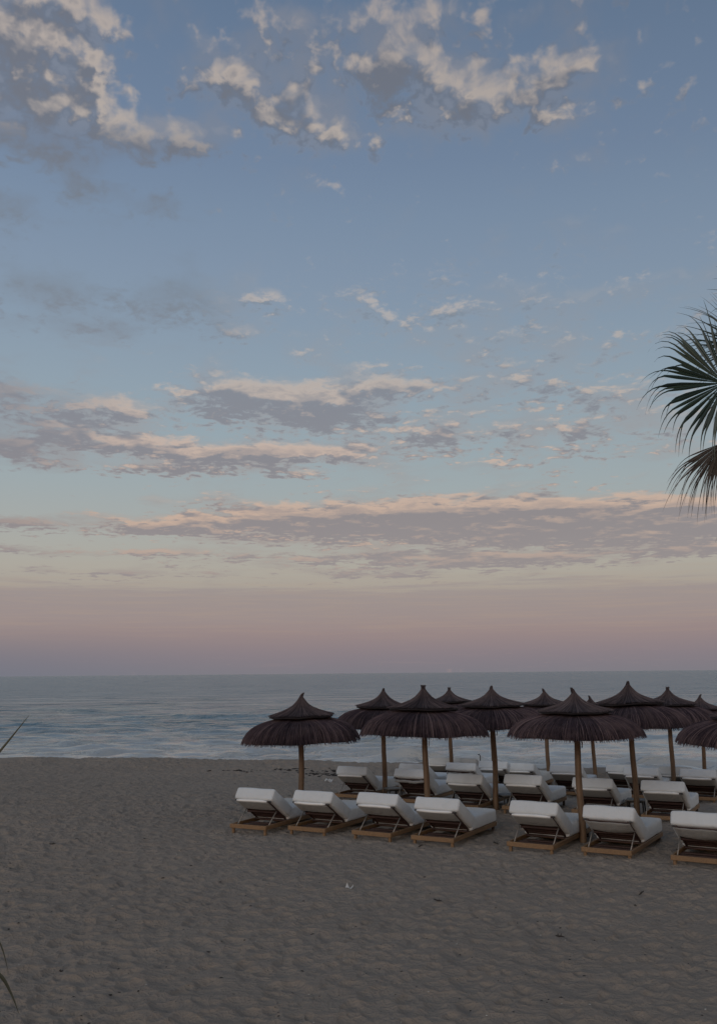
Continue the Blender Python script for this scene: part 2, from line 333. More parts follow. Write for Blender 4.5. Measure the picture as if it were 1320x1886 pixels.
# ------------------------------------------------------------------ mesh helpers
def mesh_obj(name, V, F, material, parent=None, smooth=False, tone=None, loc=(0, 0, 0)):
    me = bpy.data.meshes.new(name); me.from_pydata([tuple(v) for v in V], [], [tuple(f) for f in F]); me.update()
    if tone is not None:
        at = me.attributes.new('tone', 'FLOAT', 'POINT'); at.data.foreach_set('value', np.asarray(tone, dtype=np.float32))
    if smooth: me.polygons.foreach_set('use_smooth', [True] * len(me.polygons))
    me.materials.append(material)
    o = bpy.data.objects.new(name, me); COL.objects.link(o); o.location = loc
    if parent is not None: o.parent = parent
    return o
class MB:
    def __init__(s): s.V = []; s.F = []; s.T = []
    def add(s, V, F, tone=.5):
        b = len(s.V); s.V += [tuple(v) for v in V]; s.F += [tuple(i + b for i in f) for f in F]; s.T += [tone] * len(V)
    def box(s, c, h, rot=None, bev=.006):
        # bevelled box: chamfer all the edges
        x, y, z = h; b = min(bev, x * .45, y * .45, z * .45); V = []
        idx = {}
        for sx in (-1, 1):
            for sy in (-1, 1):
                for sz in (-1, 1):
                    for k in range(3):
                        p = [sx * (x - b), sy * (y - b), sz * (z - b)]; p[k] = (sx * x, sy * y, sz * z)[k]
                        idx[(sx, sy, sz, k)] = len(V); V.append(Vector(p))
        F = []
        for k in range(3):
            a, b2 = [(1, 2), (2, 0), (0, 1)][k]
            for sg in (-1, 1):
                q = []
                for (u, v) in ((-1, -1), (1, -1), (1, 1), (-1, 1)):
                    t = [0, 0, 0]; t[k] = sg; t[a] = u; t[b2] = v; q.append(idx[(*t, k)])
                F.append(q if sg > 0 else q[::-1])
        for k in range(3):
            a, b2 = [(1, 2), (2, 0), (0, 1)][k]
            for u in (-1, 1):
                for v in (-1, 1):
                    t1 = [0, 0, 0]; t1[a] = u; t1[b2] = v; t0 = list(t1); t0[k] = -1; t1[k] = 1
                    q = [idx[(*t0, a)], idx[(*t1, a)], idx[(*t1, b2)], idx[(*t0, b2)]]
                    F.append(q if u * v < 0 else q[::-1])
        for sx in (-1, 1):
            for sy in (-1, 1):
                for sz in (-1, 1):
                    q = [idx[(sx, sy, sz, k)] for k in range(3)]
                    F.append(q if sx * sy * sz > 0 else q[::-1])
        R = rot if rot is not None else Matrix.Identity(3)
        s.add([R @ v + Vector(c) for v in V], F)
    def tube(s, pts, radii, n=8, tone=.5, caps=True):
        pts = [Vector(p) for p in pts]; V = []; F = []
        if not hasattr(radii, '__len__'): radii = [radii] * len(pts)
        t = (pts[1] - pts[0]).normalized(); a = t.orthogonal().normalized()
        for i, p in enumerate(pts):
            t = (pts[min(i + 1, len(pts) - 1)] - pts[max(i - 1, 0)]).normalized()
            a = (a - t * a.dot(t)).normalized(); b = t.cross(a)
            for k in range(n):
                th = 2 * math.pi * k / n; V.append(p + (a * math.cos(th) + b * math.sin(th)) * radii[i])
        for i in range(len(pts) - 1):
            for k in range(n):
                F.append((i * n + k, i * n + (k + 1) % n, (i + 1) * n + (k + 1) % n, (i + 1) * n + k))
        if caps: F.append(tuple(range(n))[::-1]); F.append(tuple((len(pts) - 1) * n + k for k in range(n)))
        s.add(V, F, tone)
    def build(s, name, material, parent=None, smooth=False, tone=True):
        return mesh_obj(name, s.V, s.F, material, parent, smooth, s.T if tone else None)
def tag(o, label=None, cat=None, group=None, kind=None):
    if label: o['label'] = label
    if cat: o['category'] = cat
    if group: o['group'] = group
    if kind: o['kind'] = kind
    return o
def empty(name, loc=(0, 0, 0), rz=0):
    o = bpy.data.objects.new(name, None); COL.objects.link(o); o.location = loc; o.rotation_euler = (0, 0, rz); o.empty_display_size = .2
    return o
def copy_tree(o, parent=None, kids=None):
    c = o.copy(); COL.objects.link(c); c.parent = parent
    for ch in [x for x in bpy.data.objects if x.parent == o and x is not c]: copy_tree(ch, c)
    return c

# ------------------------------------------------------------------ terrain
SHX = [-400, -60, -15, -10.3, -5.8, -.9, 2.75, 6.4, 12, 30, 60, 400]
SHY = [90, 48, 39.6, 39.0, 38.4, 36.6, 35.5, 33.6, 32.1, 27.5, 21, -40]
def smooth(a, b, x):
    t = np.clip((x - a) / (b - a), 0, 1); return t * t * (3 - 2 * t)
def ground0(x, y):
    t = y + .28 * x
    z = -.22 * smooth(20, 28, t) - .16 * smooth(25, 31, t)
    d = y - np.interp(x, SHX, SHY)
    z = z + .05 * np.exp(-((d + .7) / 1.2) ** 2)
    z = z - np.where(d > 0, np.minimum(d * .24, 2.2), 0)
    return z
rng = np.random.default_rng(7)
def value_noise(x, y, scale, seed, oct=3):
    r = np.random.default_rng(seed); out = np.zeros_like(x); amp = 1.0; tot = 0
    for o in range(oct):
        tab = r.random((256, 256)); xs = x / scale * 2 ** o + 31.7 * o; ys = y / scale * 2 ** o + 11.3 * o
        xi = np.floor(xs).astype(int); yi = np.floor(ys).astype(int); fx = xs - xi; fy = ys - yi
        fx = fx * fx * (3 - 2 * fx); fy = fy * fy * (3 - 2 * fy)
        a = tab[xi % 256, yi % 256]; b = tab[(xi + 1) % 256, yi % 256]; c = tab[xi % 256, (yi + 1) % 256]; d = tab[(xi + 1) % 256, (yi + 1) % 256]
        out += amp * ((a * (1 - fx) + b * fx) * (1 - fy) + (c * (1 - fx) + d * fx) * fy); tot += amp; amp *= .5
    return out / tot - .5
# relief raster of the trampled part of the beach: overlapping shallow foot hollows that meet in ridges
gx0, gx1, gy0, gy1, st = -15.0, 15.0, 7.0, 41.0, .022
xf = np.arange(gx0, gx1 + 1e-6, st); yf = np.arange(gy0, gy1 + 1e-6, st)
XF, YF = np.meshgrid(xf, yf, indexing='xy')
cells = np.full(XF.shape, 1.0)
NF = 38000
px_ = rng.uniform(gx0, gx1, NF); py_ = rng.uniform(gy0, gy1, NF)
ang = rng.uniform(0, math.pi, NF); la = rng.uniform(.08, .20, NF); lb = la * rng.uniform(.5, .95, NF); dep = rng.uniform(.25, 1.0, NF) * (.55 + la * 1.8)
for i in range(NF):
    R = la[i]
    i0 = max(int((px_[i] - R - gx0) / st), 0); i1 = min(int((px_[i] + R - gx0) / st) + 2, XF.shape[1])
    j0 = max(int((py_[i] - R - gy0) / st), 0); j1 = min(int((py_[i] + R - gy0) / st) + 2, XF.shape[0])
    ux = xf[i0:i1][None, :] - px_[i]; uy = yf[j0:j1][:, None] - py_[i]
    c, s_ = math.cos(ang[i]), math.sin(ang[i]); a = ux * c + uy * s_; b = -ux * s_ + uy * c
    q = (a / la[i]) ** 2 + (b / lb[i]) ** 2
    cells[j0:j1, i0:i1] = np.minimum(cells[j0:j1, i0:i1], 1 - dep[i] * (1 - np.minimum(q, 1)))
edge = np.minimum(np.minimum(XF - gx0, gx1 - XF), np.minimum(YF - gy0, gy1 - YF)); ef = np.clip(edge / 1.5, 0, 1)
amp = (.078 + .05 * value_noise(XF, YF, 4.0, 5, 2))
dsh = YF - np.interp(XF, SHX, SHY)
H = (cells - .6) * amp + value_noise(XF, YF, .25, 9, 4) * .030 + value_noise(XF, YF, 3.0, 12, 2) * .06
H += np.exp(-((dsh + 2.0) / 2.2) ** 2) * value_noise(XF, YF, .9, 21, 4) * .22
H *= ef
def Hs(X_, Y_):
    u = np.clip((X_ - gx0) / st, 0, H.shape[1] - 1.001); v = np.clip((Y_ - gy0) / st, 0, H.shape[0] - 1.001)
    i = u.astype(int); j = v.astype(int); fu = u - i; fv = v - j
    return (H[j, i] * (1 - fu) + H[j, i + 1] * fu) * (1 - fv) + (H[j + 1, i] * (1 - fu) + H[j + 1, i + 1] * fu) * fv
def fine_h(x, y): return float(Hs(np.array([x]), np.array([y]))[0])
def gz(x, y): return float(ground0(np.array([x]), np.array([y]))[0])
def gzf(x, y): return gz(x, y) + fine_h(x, y)
def coarse(a, b, n, p=2.2): return a + (b - a) * (np.linspace(0, 1, n + 1)[1:]) ** p
# one sheet, its columns fan out and its rows widen with distance
uf = np.linspace(-.44, .44, 860); us = np.concatenate([coarse(-.44, -50, 40)[::-1], uf, coarse(.44, 50, 40)])
yr = np.exp(np.linspace(math.log(7.2), math.log(41.0), 860))
ys = np.concatenate([coarse(7.2, -200, 25)[::-1], yr, coarse(41.0, 130, 30)])
UU, YY = np.meshgrid(us, ys, indexing='xy'); XX = UU * np.maximum(YY, 7.2)
ZZ = ground0(XX, YY) + Hs(XX, YY)
def grid_obj(name, XX, YY, ZZ, material):
    ny, nx = XX.shape
    co = np.stack([XX, YY, ZZ], -1).reshape(-1, 3).astype(np.float32)
    j, i = np.meshgrid(np.arange(ny - 1), np.arange(nx - 1), indexing='ij')
    a = (j * nx + i).ravel(); F = np.stack([a, a + 1, a + nx + 1, a + nx], 1).astype(np.int32)
    me = bpy.data.meshes.new(name); me.vertices.add(len(co)); me.vertices.foreach_set('co', co.ravel())
    me.loops.add(F.size); me.loops.foreach_set('vertex_index', F.ravel())
    me.polygons.add(len(F)); me.polygons.foreach_set('loop_start', np.arange(0, F.size, 4, dtype=np.int32))
    me.polygons.foreach_set('loop_total', np.full(len(F), 4, dtype=np.int32))
    me.polygons.foreach_set('use_smooth', np.ones(len(F), dtype=bool))
    me.update(calc_edges=True); me.validate(); me.materials.append(material)
    o = bpy.data.objects.new(name, me); COL.objects.link(o); return o
tag(grid_obj('sand_beach', XX, YY, ZZ, M['sand']), kind='structure')

# ------------------------------------------------------------------ sea
SEA = -.78
sx_f = np.arange(-24, 30, .16); sxs = np.concatenate([-24 - np.geomspace(.3, 30000, 60)[::-1], sx_f, 30 + np.geomspace(.3, 30000, 60)])
yn = np.arange(22, 66, .10); yo = 66 + np.geomspace(.12, 30000, 420)
sys_ = np.concatenate([yn, yo])
SX, SY = np.meshgrid(sxs, sys_, indexing='xy')
D_ = SY - np.interp(SX, SHX, SHY)
SZ = np.zeros_like(SX)
r2 = np.random.default_rng(3)
dist = np.hypot(SX, SY)
for k in range(64):
    lam = r2.uniform(.9, 4.0) if k % 4 else r2.uniform(4, 8); th = r2.normal(math.pi / 2 + .25, .50); ph = r2.uniform(0, 2 * math.pi)
    kx, ky = math.cos(th) * 2 * math.pi / lam, math.sin(th) * 2 * math.pi / lam
    fade = np.clip(1.3 - dist / (lam * 45), 0, 1)
    SZ += (.0062 if lam < 4 else .0028) * lam ** .8 * fade * np.sin(kx * SX + ky * SY + ph)
# low swell ridges rolling towards the shore, steeper on the shore side
for (dc, hgt, wd, xc, xw, wob) in [(5.6, .34, .62, 3.6, 4.2, .5), (4.4, .20, .45, 8.5, 5.0, .4), (6.3, .22, .55, 14.0, 4.0, .6), (10.5, .20, .8, -4.5, 3.5, .6), (10.0, .24, .8, 10.5, 5.0, .8), (16.5, .22, 1.0, 3.0, 7, 1.0),
                              (3.9, .19, .38, -10.6, .9, .3), (3.2, .16, .4, -4.5, 2.2, .3), (13.0, .14, .9, -14.0, 6, .8), (22.0, .22, 1.1, -6.0, 7.0, 1.2), (24.0, .2, 1.2, 16.0, 8.0, 1.2), (33.0, .22, 1.4, 2.0, 12.0, 1.5), (46.0, .25, 1.8, -12.0, 12.0, 2), (60.0, .25, 2.0, 15.0, 14.0, 2),
                              (8.0, .12, .5, 0, 14.0, .8), (2.4, .09, .35, 4, 10.0, .4)]:
    dd = D_ - dc - wob * value_noise(SX, SX * 0 + dc * 7, 3.5, int(dc * 10), 3) * 2 - .5 * value_noise(SX, SY, .9, int(dc * 17), 3)
    a = np.exp(-((SX - xc) / xw) ** 2) * (1 + .5 * value_noise(SX, SY * .2, 1.6, int(dc * 13) + 1, 2) * 2)
    SZ += hgt * a * np.where(dd < 0, np.exp(-(dd / (wd * .7)) ** 2), np.exp(-(dd / (wd * 1.5)) ** 2))
SZ += value_noise(SX * .62, SY, .75, 77, 3) * .075 * np.clip(1.25 - dist / 110, 0, 1)
SZ *= np.clip((D_ + 1) / 3.5, .15, 1)
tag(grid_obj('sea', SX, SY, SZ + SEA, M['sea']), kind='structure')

# ------------------------------------------------------------------ lounger
def rbox(hx, hy, hz, r, puff=0.0, wr=0.0, seed=0, nx=14, ny=16, nz=6):
    def axis(h, n):
        k = [-h, -h + r * .12, -h + r * .35, -h + r * .65, -h + r]
        inner = list(np.linspace(-h + r, h - r, max(n - 8, 2)))[1:-1]
        return k + inner + [-v for v in k[::-1]]
    ax = [axis(hx, nx), axis(hy, ny), axis(hz, nz + 6)]
    V = {}; out = []; F = []
    def vid(i, j, k):
        key = (i, j, k)
        if key not in V:
            p = Vector((ax[0][i], ax[1][j], ax[2][k])); q = Vector((max(-hx + r, min(hx - r, p.x)), max(-hy + r, min(hy - r, p.y)), max(-hz + r, min(hz - r, p.z))))
            d = p - q
            if d.length > 1e-6: p = q + d.normalized() * r
            fx, fy = 1 - (p.x / hx) ** 2, 1 - (p.y / hy) ** 2; fz = 1 - (p.z / hz) ** 2
            p.z += puff * max(fx, 0) * max(fy, 0) * (1 if p.z > 0 else -.4)
            p.y += puff * .8 * max(fx, 0) * max(fz, 0) * (1 if p.y > 0 else -1)
            p.x += puff * .5 * max(fy, 0) * max(fz, 0) * (1 if p.x > 0 else -1)
            if wr: p += mnoise.noise_vector(p * 5.5 + Vector((seed * 7.1, 0, 0))) * wr
            V[key] = len(out); out.append(p)
        return V[key]
    n = [len(a) for a in ax]
    for k in (0, n[2] - 1):
        for i in range(n[0] - 1):
            for j in range(n[1] - 1):
                f = (vid(i, j, k), vid(i + 1, j, k), vid(i + 1, j + 1, k), vid(i, j + 1, k)); F.append(f if k else f[::-1])
    for j in (0, n[1] - 1):
        for i in range(n[0] - 1):
            for k in range(n[2] - 1):
                f = (vid(i, j, k), vid(i + 1, j, k), vid(i + 1, j, k + 1), vid(i, j, k + 1)); F.append(f if j == 0 else f[::-1])
    for i in (0, n[0] - 1):
        for j in range(n[1] - 1):
            for k in range(n[2] - 1):
                f = (vid(i, j, k), vid(i, j + 1, k), vid(i, j + 1, k + 1), vid(i, j, k + 1)); F.append(f[::-1] if i == 0 else f)
    return out, F
HX = .410; LEN = 2.08; RZ0, RZ1 = .085, .162
HINGE = Vector((0, .82, .172))
def make_lounger(seed, theta, flap='flat'):
    root = empty('sun_lounger')
    b = MB(); zc = (RZ0 + RZ1) / 2; hz = (RZ1 - RZ0) / 2
    b.box((0, .0175, zc), (HX, .0175, hz)); b.box((0, LEN - .0175, zc), (HX, .0175, hz))
    for sx in (-1, 1): b.box((sx * (HX - .0175), LEN / 2, zc), (.0175, LEN / 2 - .037, hz))
    b.box((0, .98, zc), (HX - .037, .02, hz * .6))
    b.build('frame', M['frame'], root)
    for sx in (-1, 1):
        for y in (.06, LEN - .08):
            q = MB(); q.box((sx * (HX - .05), y, (RZ0 - .05) / 2), (.024, .024, (RZ0 + .05) / 2 - .001)); q.build('leg', M['frame'] if y < 1 else M['foot'], root)
    q = MB()
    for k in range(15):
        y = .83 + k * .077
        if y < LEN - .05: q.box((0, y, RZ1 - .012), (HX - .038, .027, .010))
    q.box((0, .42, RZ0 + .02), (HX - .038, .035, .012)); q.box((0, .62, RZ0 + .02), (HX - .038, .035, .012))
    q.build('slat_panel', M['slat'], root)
    # back, local frame: u towards the head along the back, n out of its upper face
    th = rad(theta); U = Vector((0, -math.cos(th), math.sin(th))); N = Vector((0, math.sin(th), math.cos(th)))
    R = Matrix(((-1, 0, 0), (0, U.y, N.y), (0, U.z, N.z)))  # columns: x, u, n
    R = Matrix(((1, 0, 0), (0, -U.y, N.y), (0, -U.z, N.z)))
    BL = .775
    def bp(x, u, n): return HINGE + Vector((x, 0, 0)) + U * u + N * n
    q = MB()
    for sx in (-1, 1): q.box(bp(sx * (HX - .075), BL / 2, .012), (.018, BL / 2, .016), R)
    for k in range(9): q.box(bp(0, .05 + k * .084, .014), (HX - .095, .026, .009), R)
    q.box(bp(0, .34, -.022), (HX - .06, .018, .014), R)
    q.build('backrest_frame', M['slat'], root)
    for sx in (-1, 1):
        q = MB(); q.tube([bp(sx * (HX - .062), .40, -.012), Vector((sx * (HX - .064), .19, RZ1 - .03))], .0105, 8); q.build('strut', M['strut'], root, True)
    V, F = rbox(HX + .002, (LEN - HINGE.y) / 2 - .004, .117, .046, .010, .010, seed)
    mesh_obj('mattress', [v + Vector((0, HINGE.y + (LEN - HINGE.y) / 2, RZ1 + .118)) for v in V], F, M['cush'], root, True)
    V, F = rbox(HX + .020, BL / 2 + .008, .118, .044, .010, .010, seed + 3)
    c = bp(0, BL / 2 + .012, .150)
    mesh_obj('back_cushion', [R @ v + c for v in V], F, M['cush'], root, True)
    # canvas pocket that covers the upper underside of the back
    if flap != 'rolled':
        pf = .008 if flap == 'flat' else .05
        u0_, u1_ = BL - .32, BL + .005; nu, nv = 12, 16; V = []; F = []
        for a in range(nu + 1):
            for bb in range(nv + 1):
                s_, t_ = a / nu, bb / nv * 2 - 1
                u = u0_ + (u1_ - u0_) * s_; sag = pf * (1 - t_ ** 4) * math.sin(math.pi * min(1, .08 + s_ * .9)) + .004
                dip = .035 * (1 - s_) * (1 - t_ * t_) * (1.4 if flap == 'puffy' else .6)
                wrk = (.004 if flap == 'flat' else .010) * mnoise.noise(Vector((t_ * 5 + seed, s_ * 3, seed * 2.3)))
                V.append(bp(t_ * (HX - .045), u - dip, -.012 - sag + wrk))
        for a in range(nu):
            for bb in range(nv):
                i = a * (nv + 1) + bb; F.append((i, i + 1, i + nv + 2, i + nv + 1))
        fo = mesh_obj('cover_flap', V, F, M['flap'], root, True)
        md = fo.modifiers.new('thick', 'SOLIDIFY'); md.thickness = .006; md.offset = 0
        if flap == 'flat':
            q = MB(); q.tube([bp(x, BL + .004, .006 + .003 * math.sin(x * 9 + seed)) for x in np.linspace(-HX + .05, HX - .085, 9)], [.014, .021, .023, .024, .023, .024, .023, .021, .014], 8); q.build('hem', M['hem'], root, True)
    else:
        q = MB(); pts = [bp(x, BL - .05 - .03 * (1 - (x / .34) ** 2), -.028 - .008 * math.sin(x * 14)) for x in np.linspace(-HX + .04, HX - .04, 13)]
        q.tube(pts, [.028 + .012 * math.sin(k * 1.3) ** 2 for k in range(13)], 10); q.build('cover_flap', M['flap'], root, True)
    for sx in (-1, 1):
        q = MB(); q.box(bp(sx * (HX - .035), BL - .004, .014), (.026, .018, .013), R, .008); q.build('corner_strap', M['strap'], root)
    return root
protos = {'flat': make_lounger(1, 31.5), 'flat2': make_lounger(5, 30), 'puffy': make_lounger(9, 30.5, 'puffy'), 'rolled': make_lounger(14, 33, 'rolled'), 'low': make_lounger(19, 27, 'flat')}
used = set()
GRP = 'white cushioned sun loungers set out in rows on the sand'
LOUNGERS = [  # back top centre x, y, yaw, kind, label
 (-2.04, 18.55, -27, 'flat', 'leftmost white lounger of the front row, farthest left on the sand'),
 (-.90, 18.22, -29, 'flat2', 'front row white lounger just in front of the leftmost parasol pole'),
 (.31, 17.66, -31, 'flat', 'front row lounger left of the one whose whole side shows, third from left'),
 (1.36, 17.08, -29, 'flat2', 'front row lounger showing its full white side, with open sand on its right'),
 (2.94, 16.36, -31, 'flat', 'front row lounger directly left of the nearest thick parasol pole'),
 (4.07, 15.81, -31, 'puffy', 'front row lounger directly right of the nearest parasol pole, its canvas pocket bulging'),
 (5.28, 15.06, -31, 'puffy', 'front row lounger cut off by the right edge of the photo'),
 (-.21, 23.78, -28, 'flat', 'second row lounger farthest left, beside the pole of the second parasol'),
 (1.18, 22.57, -28, 'rolled', 'lounger with bare slats under its back, pocket rolled up, behind the tufted parasol pole'),
 (2.32, 21.35, -29, 'flat2', 'second row lounger left of the pole with a dark second pole right behind it'),
 (3.54, 20.89, -29, 'flat', 'second row lounger right of the doubled poles, its whole foot end showing'),
 (4.90, 20.24, -28, 'flat2', 'second row lounger half hidden by the nearest thick parasol pole'),
 (6.08, 19.30, -28, 'flat', 'second row lounger farthest right, behind the gap between the last two front loungers'),
 (1.42, 25.54, -28, 'flat2', 'lounger peeking out above and behind the one with bare slats'),
 (2.34, 29.1, -28, 'flat2', 'far lounger near the water, left of the thin pole in the back'),
 (3.18, 29.3, -28, 'low', 'far lounger with the black hooked rod rising at its right corner'),
 (2.68, 25.56, -28, 'rolled', 'third row lounger stacked in view between the hooked rod lounger and a second row one'),
 (3.75, 27.02, -28, 'flat', 'third row lounger seen on both sides of the doubled poles'),
 (4.50, 26.95, -28, 'low', 'far lounger mostly hidden, its corner showing right of the doubled poles'),
 (5.37, 24.97, -26, 'flat', 'lone third row lounger between the thin leaning pole and the nearest thick pole'),
 (7.05, 25.75, -28, 'flat2', 'back lounger at the left end of the right hand cluster, with open slats below'),
 (6.99, 23.83, -28, 'flat', 'back row lounger standing behind the tall pole next to the little dark table'),
 (8.35, 25.3, -28, 'low', 'back lounger behind the pole, between two nearer loungers of the right hand cluster'),
 (8.27, 23.44, -28, 'flat2', 'back row lounger near the right edge with its wood rail and legs showing'),
 (9.68, 24.75, -28, 'low', 'back lounger at the very right edge of the photo, only a corner seen'),
]
for (x, y, yaw, kind, label) in LOUNGERS:
    pr = protos[kind]; o = pr if kind not in used else copy_tree(pr); used.add(kind)
    a = rad(yaw); ox, oy = -math.sin(a) * .27, math.cos(a) * .27
    bx, by = x - ox, y - oy
    cx, cy = bx - math.sin(a) * .95, by + math.cos(a) * .95
    o.location = (bx, by, (gz(bx, by) + gz(cx, cy)) / 2 + .012); o.rotation_euler = (0, 0, a)
    tag(o, label, 'sun lounger', GRP)

# ------------------------------------------------------------------ thatched parasols
SK = [(.42, -.465), (.66, -.505), (.84, -.56), (1.0, -.64), (1.12, -.74), (1.205, -.86), (1.26, -1.0)]
CP = [(.030, .0), (.062, -.055), (.105, -.125), (.20, -.235), (.38, -.33), (.54, -.39), (.70, -.435)]
def prof(P, t):
    s_ = [0]
    for i in range(1, len(P)): s_.append(s_[-1] + math.hypot(P[i][0] - P[i - 1][0], P[i][1] - P[i - 1][1]))
    t *= s_[-1]
    if t >= s_[-1]:
        k = (t - s_[-1]) / (s_[-1] - s_[-2]); return P[-1][0] + (P[-1][0] - P[-2][0]) * k, P[-1][1] + (P[-1][1] - P[-2][1]) * k
    for i in range(1, len(P)):
        if t <= s_[i]:
            k = (t - s_[i - 1]) / (s_[i] - s_[i - 1]); return P[i - 1][0] + (P[i][0] - P[i - 1][0]) * k, P[i - 1][1] + (P[i][1] - P[i - 1][1]) * k
def strands(mb, P, n, w0, w1, offr, tend, rr, wob, seg=7, t0=0.0):
    for i in range(n):
        ph = 2 * math.pi * (i + rr.uniform(-.5, .5)) / n; off = rr.uniform(*offr); wd = rr.uniform(w0, w1); te = rr.uniform(*tend); tone = rr.random()
        lean = rr.gauss(0, .025); V = []; F = []; ts = t0 + (rr.uniform(0, .25) if n > 500 else 0)
        for k in range(seg + 1):
            t = ts + (te - ts) * k / seg; r, z = prof(P, t); r2_, z2_ = prof(P, t + .01)
            dr, dz_ = r2_ - r, z2_ - z; L = math.hypot(dr, dz_) + 1e-9; nr, nz = -dz_ / L, dr / L
            o_ = off * min(1, .3 + k / seg * 1.2); a = ph + lean * k / seg + wob * math.sin(k * 1.3 + i)
            width = min(wd * (1 if k < seg else .35), 2 * math.pi * max(r, .02) / n * 2.2 + .003)
            cx, cz = r + nr * o_, z + nz * o_
            for (du, dn) in ((-width / 2, -width * .3), (0, width * .35), (width / 2, -width * .3)):
                rr_ = cx + nr * dn; V.append((rr_ * math.cos(a) - du * math.sin(a), rr_ * math.sin(a) + du * math.cos(a), cz + nz * dn))
            if k:
                b = (k - 1) * 3; F += [(b, b + 3, b + 4, b + 1), (b + 1, b + 4, b + 5, b + 2), (b + 2, b + 5, b + 3, b)]
        F.append((seg * 3, seg * 3 + 2, seg * 3 + 1)); mb.add(V, F, tone)
def lathe(P, n=40, wob=0.0, seed=0):
    V = []; F = []
    for (r, z) in P:
        for k in range(n):
            a = 2 * math.pi * k / n; V.append((r * math.cos(a), r * math.sin(a), z))
    for i in range(len(P) - 1):
        for k in range(n): F.append((i * n + k, (i + 1) * n + k, (i + 1) * n + (k + 1) % n, i * n + (k + 1) % n))
    return V, F
def deform(V, seed, a=.03):
    out = []
    for v in V:
        p = Vector(v); ph = math.atan2(p.y, p.x); r = math.hypot(p.x, p.y)
        q = mnoise.noise(Vector((math.cos(ph) * 1.3 + seed * 3.1, math.sin(ph) * 1.3, seed))) * a * 2 * r
        tilt = (math.cos(ph + seed * 2.0)) * r * .035
        out.append((p.x * (1 + q * .5), p.y * (1 + q * .5), p.z + q * .8 + tilt))
    return out
TIPS = {'hook': [(0, 0, -.10), (.0, 0, 0), (.022, 0, .045), (.055, 0, .075)], 'plain': [(0, 0, -.10), (0, 0, 0), (.005, 0, .035), (.01, 0, .06)],
        'tuft': [(0, 0, -.10), (0, 0, .02), (0, 0, .06)], 'lean': [(0, 0, -.10), (-.01, 0, .0), (-.03, 0, .05), (-.05, 0, .075)]}
def make_parasol(seed, tip):
    rr = random.Random(seed); root = empty('thatched_parasol')
    mb = MB(); pts = [(0.012 * math.sin(i * 1.1 + seed), .01 * math.cos(i * .9 + seed), -.35 + (2.35 + .35) * i / 9) for i in range(10)]
    mb.tube(pts, [.064 - .0012 * i for i in range(10)], 16)
    pole = mb.build('pole', M['pole'], root, True)
    sk = MB(); shell = [(r - .035 * (1 if i else 0), z - .028) for i, (r, z) in enumerate(SK[:-1])] + [(1.21, -.93)]
    inner = [(r - .05, z - .06) for r, z in shell][::-1]
    V, F = lathe(shell + inner + [shell[0]], 48); sk.add(V, F, .0)
    strands(sk, SK, 300, .020, .034, (-.022, .016), (.95, 1.03), rr, .003, 8)
    strands(sk, SK, 1100, .006, .012, (-.006, .024), (.95, 1.045), rr, .006, 7)
    o = mesh_obj('thatch_skirt', deform(sk.V, seed), sk.F, M['th1'], root, False, sk.T); o.location = (0, 0, 0)
    cp = MB(); shell = [(max(r - .02, .01), z - .03) for r, z in CP[:-1]] + [(.68, -.470)]
    V, F = lathe(shell + [(.64, -.495), (.3, -.40), (.01, -.10)], 40); cp.add(V, F, .0)
    strands(cp, CP, 170, .018, .032, (-.012, .012), (.985, 1.01), rr, .003, 7)
    strands(cp, CP, 620, .005, .010, (.0, .018), (.96, 1.045), rr, .006, 6)
    mesh_obj('thatch_cap', deform(cp.V, seed), cp.F, M['th2'], root, False, cp.T)
    # bound lower rim of the cap
    rim = MB(); pts = [(.672 * math.cos(a), .672 * math.sin(a), -.466 + .004 * math.sin(a * 9)) for a in np.linspace(0, 2 * math.pi, 49)]
    rim.tube(pts, [.017 + .004 * math.sin(k * 2.1) for k in range(49)], 8, caps=False)
    mesh_obj('cap_rim', deform(rim.V, seed), rim.F, M['core'], root, True, rim.T)
    tf = MB(); path = [Vector(p) for p in TIPS[tip]]
    for i in range(46):
        a = rr.uniform(0, 6.28); s0 = rr.uniform(.015, .05); spread = {'tuft': .05, 'plain': .012, 'hook': .006, 'lean': .012}[tip]
        k = 1.0; pts = []
        for j, p in enumerate(path):
            f = j / (len(path) - 1); rad_ = s0 * (1 - f * .75) + spread * f * rr.random()
            pts.append(p + Vector((math.cos(a) * rad_, math.sin(a) * rad_, rr.uniform(-.01, .015) * f)))
        tf.tube(pts, [.008] * (len(pts) - 1) + [.003], 4, rr.random() * .6)
    tf.build('tip_tuft', M['th2'], root)
    rg = MB(); pts = [(.078 + .006 * math.sin(a), .028 * math.cos(a) * .9 - .045, .055 * math.sin(a) - 0) for a in np.linspace(0, 2 * math.pi, 21)]
    rg.tube(pts, .006, 6, caps=False); rgo = rg.build('ring', M['ring'], pole, True)
    hk = MB(); pts = [(-.06, -.04, .05), (-.09, -.05, .045), (-.105, -.05, .0), (-.125, -.05, -.025), (-.15, -.05, -.02), (-.158, -.05, .01)]
    hk.tube(pts, .006, 6); hko = hk.build('hook', M['iron'], pole, True)
    return root
PP = {k: make_parasol(s_, k) for k, s_ in (('hook', 3), ('plain', 11), ('tuft', 23), ('lean', 31))}
for nm in ('plain2',): PP[nm] = make_parasol(47, 'plain')
usedp = set()
GP = 'round thatched parasols standing between the loungers'
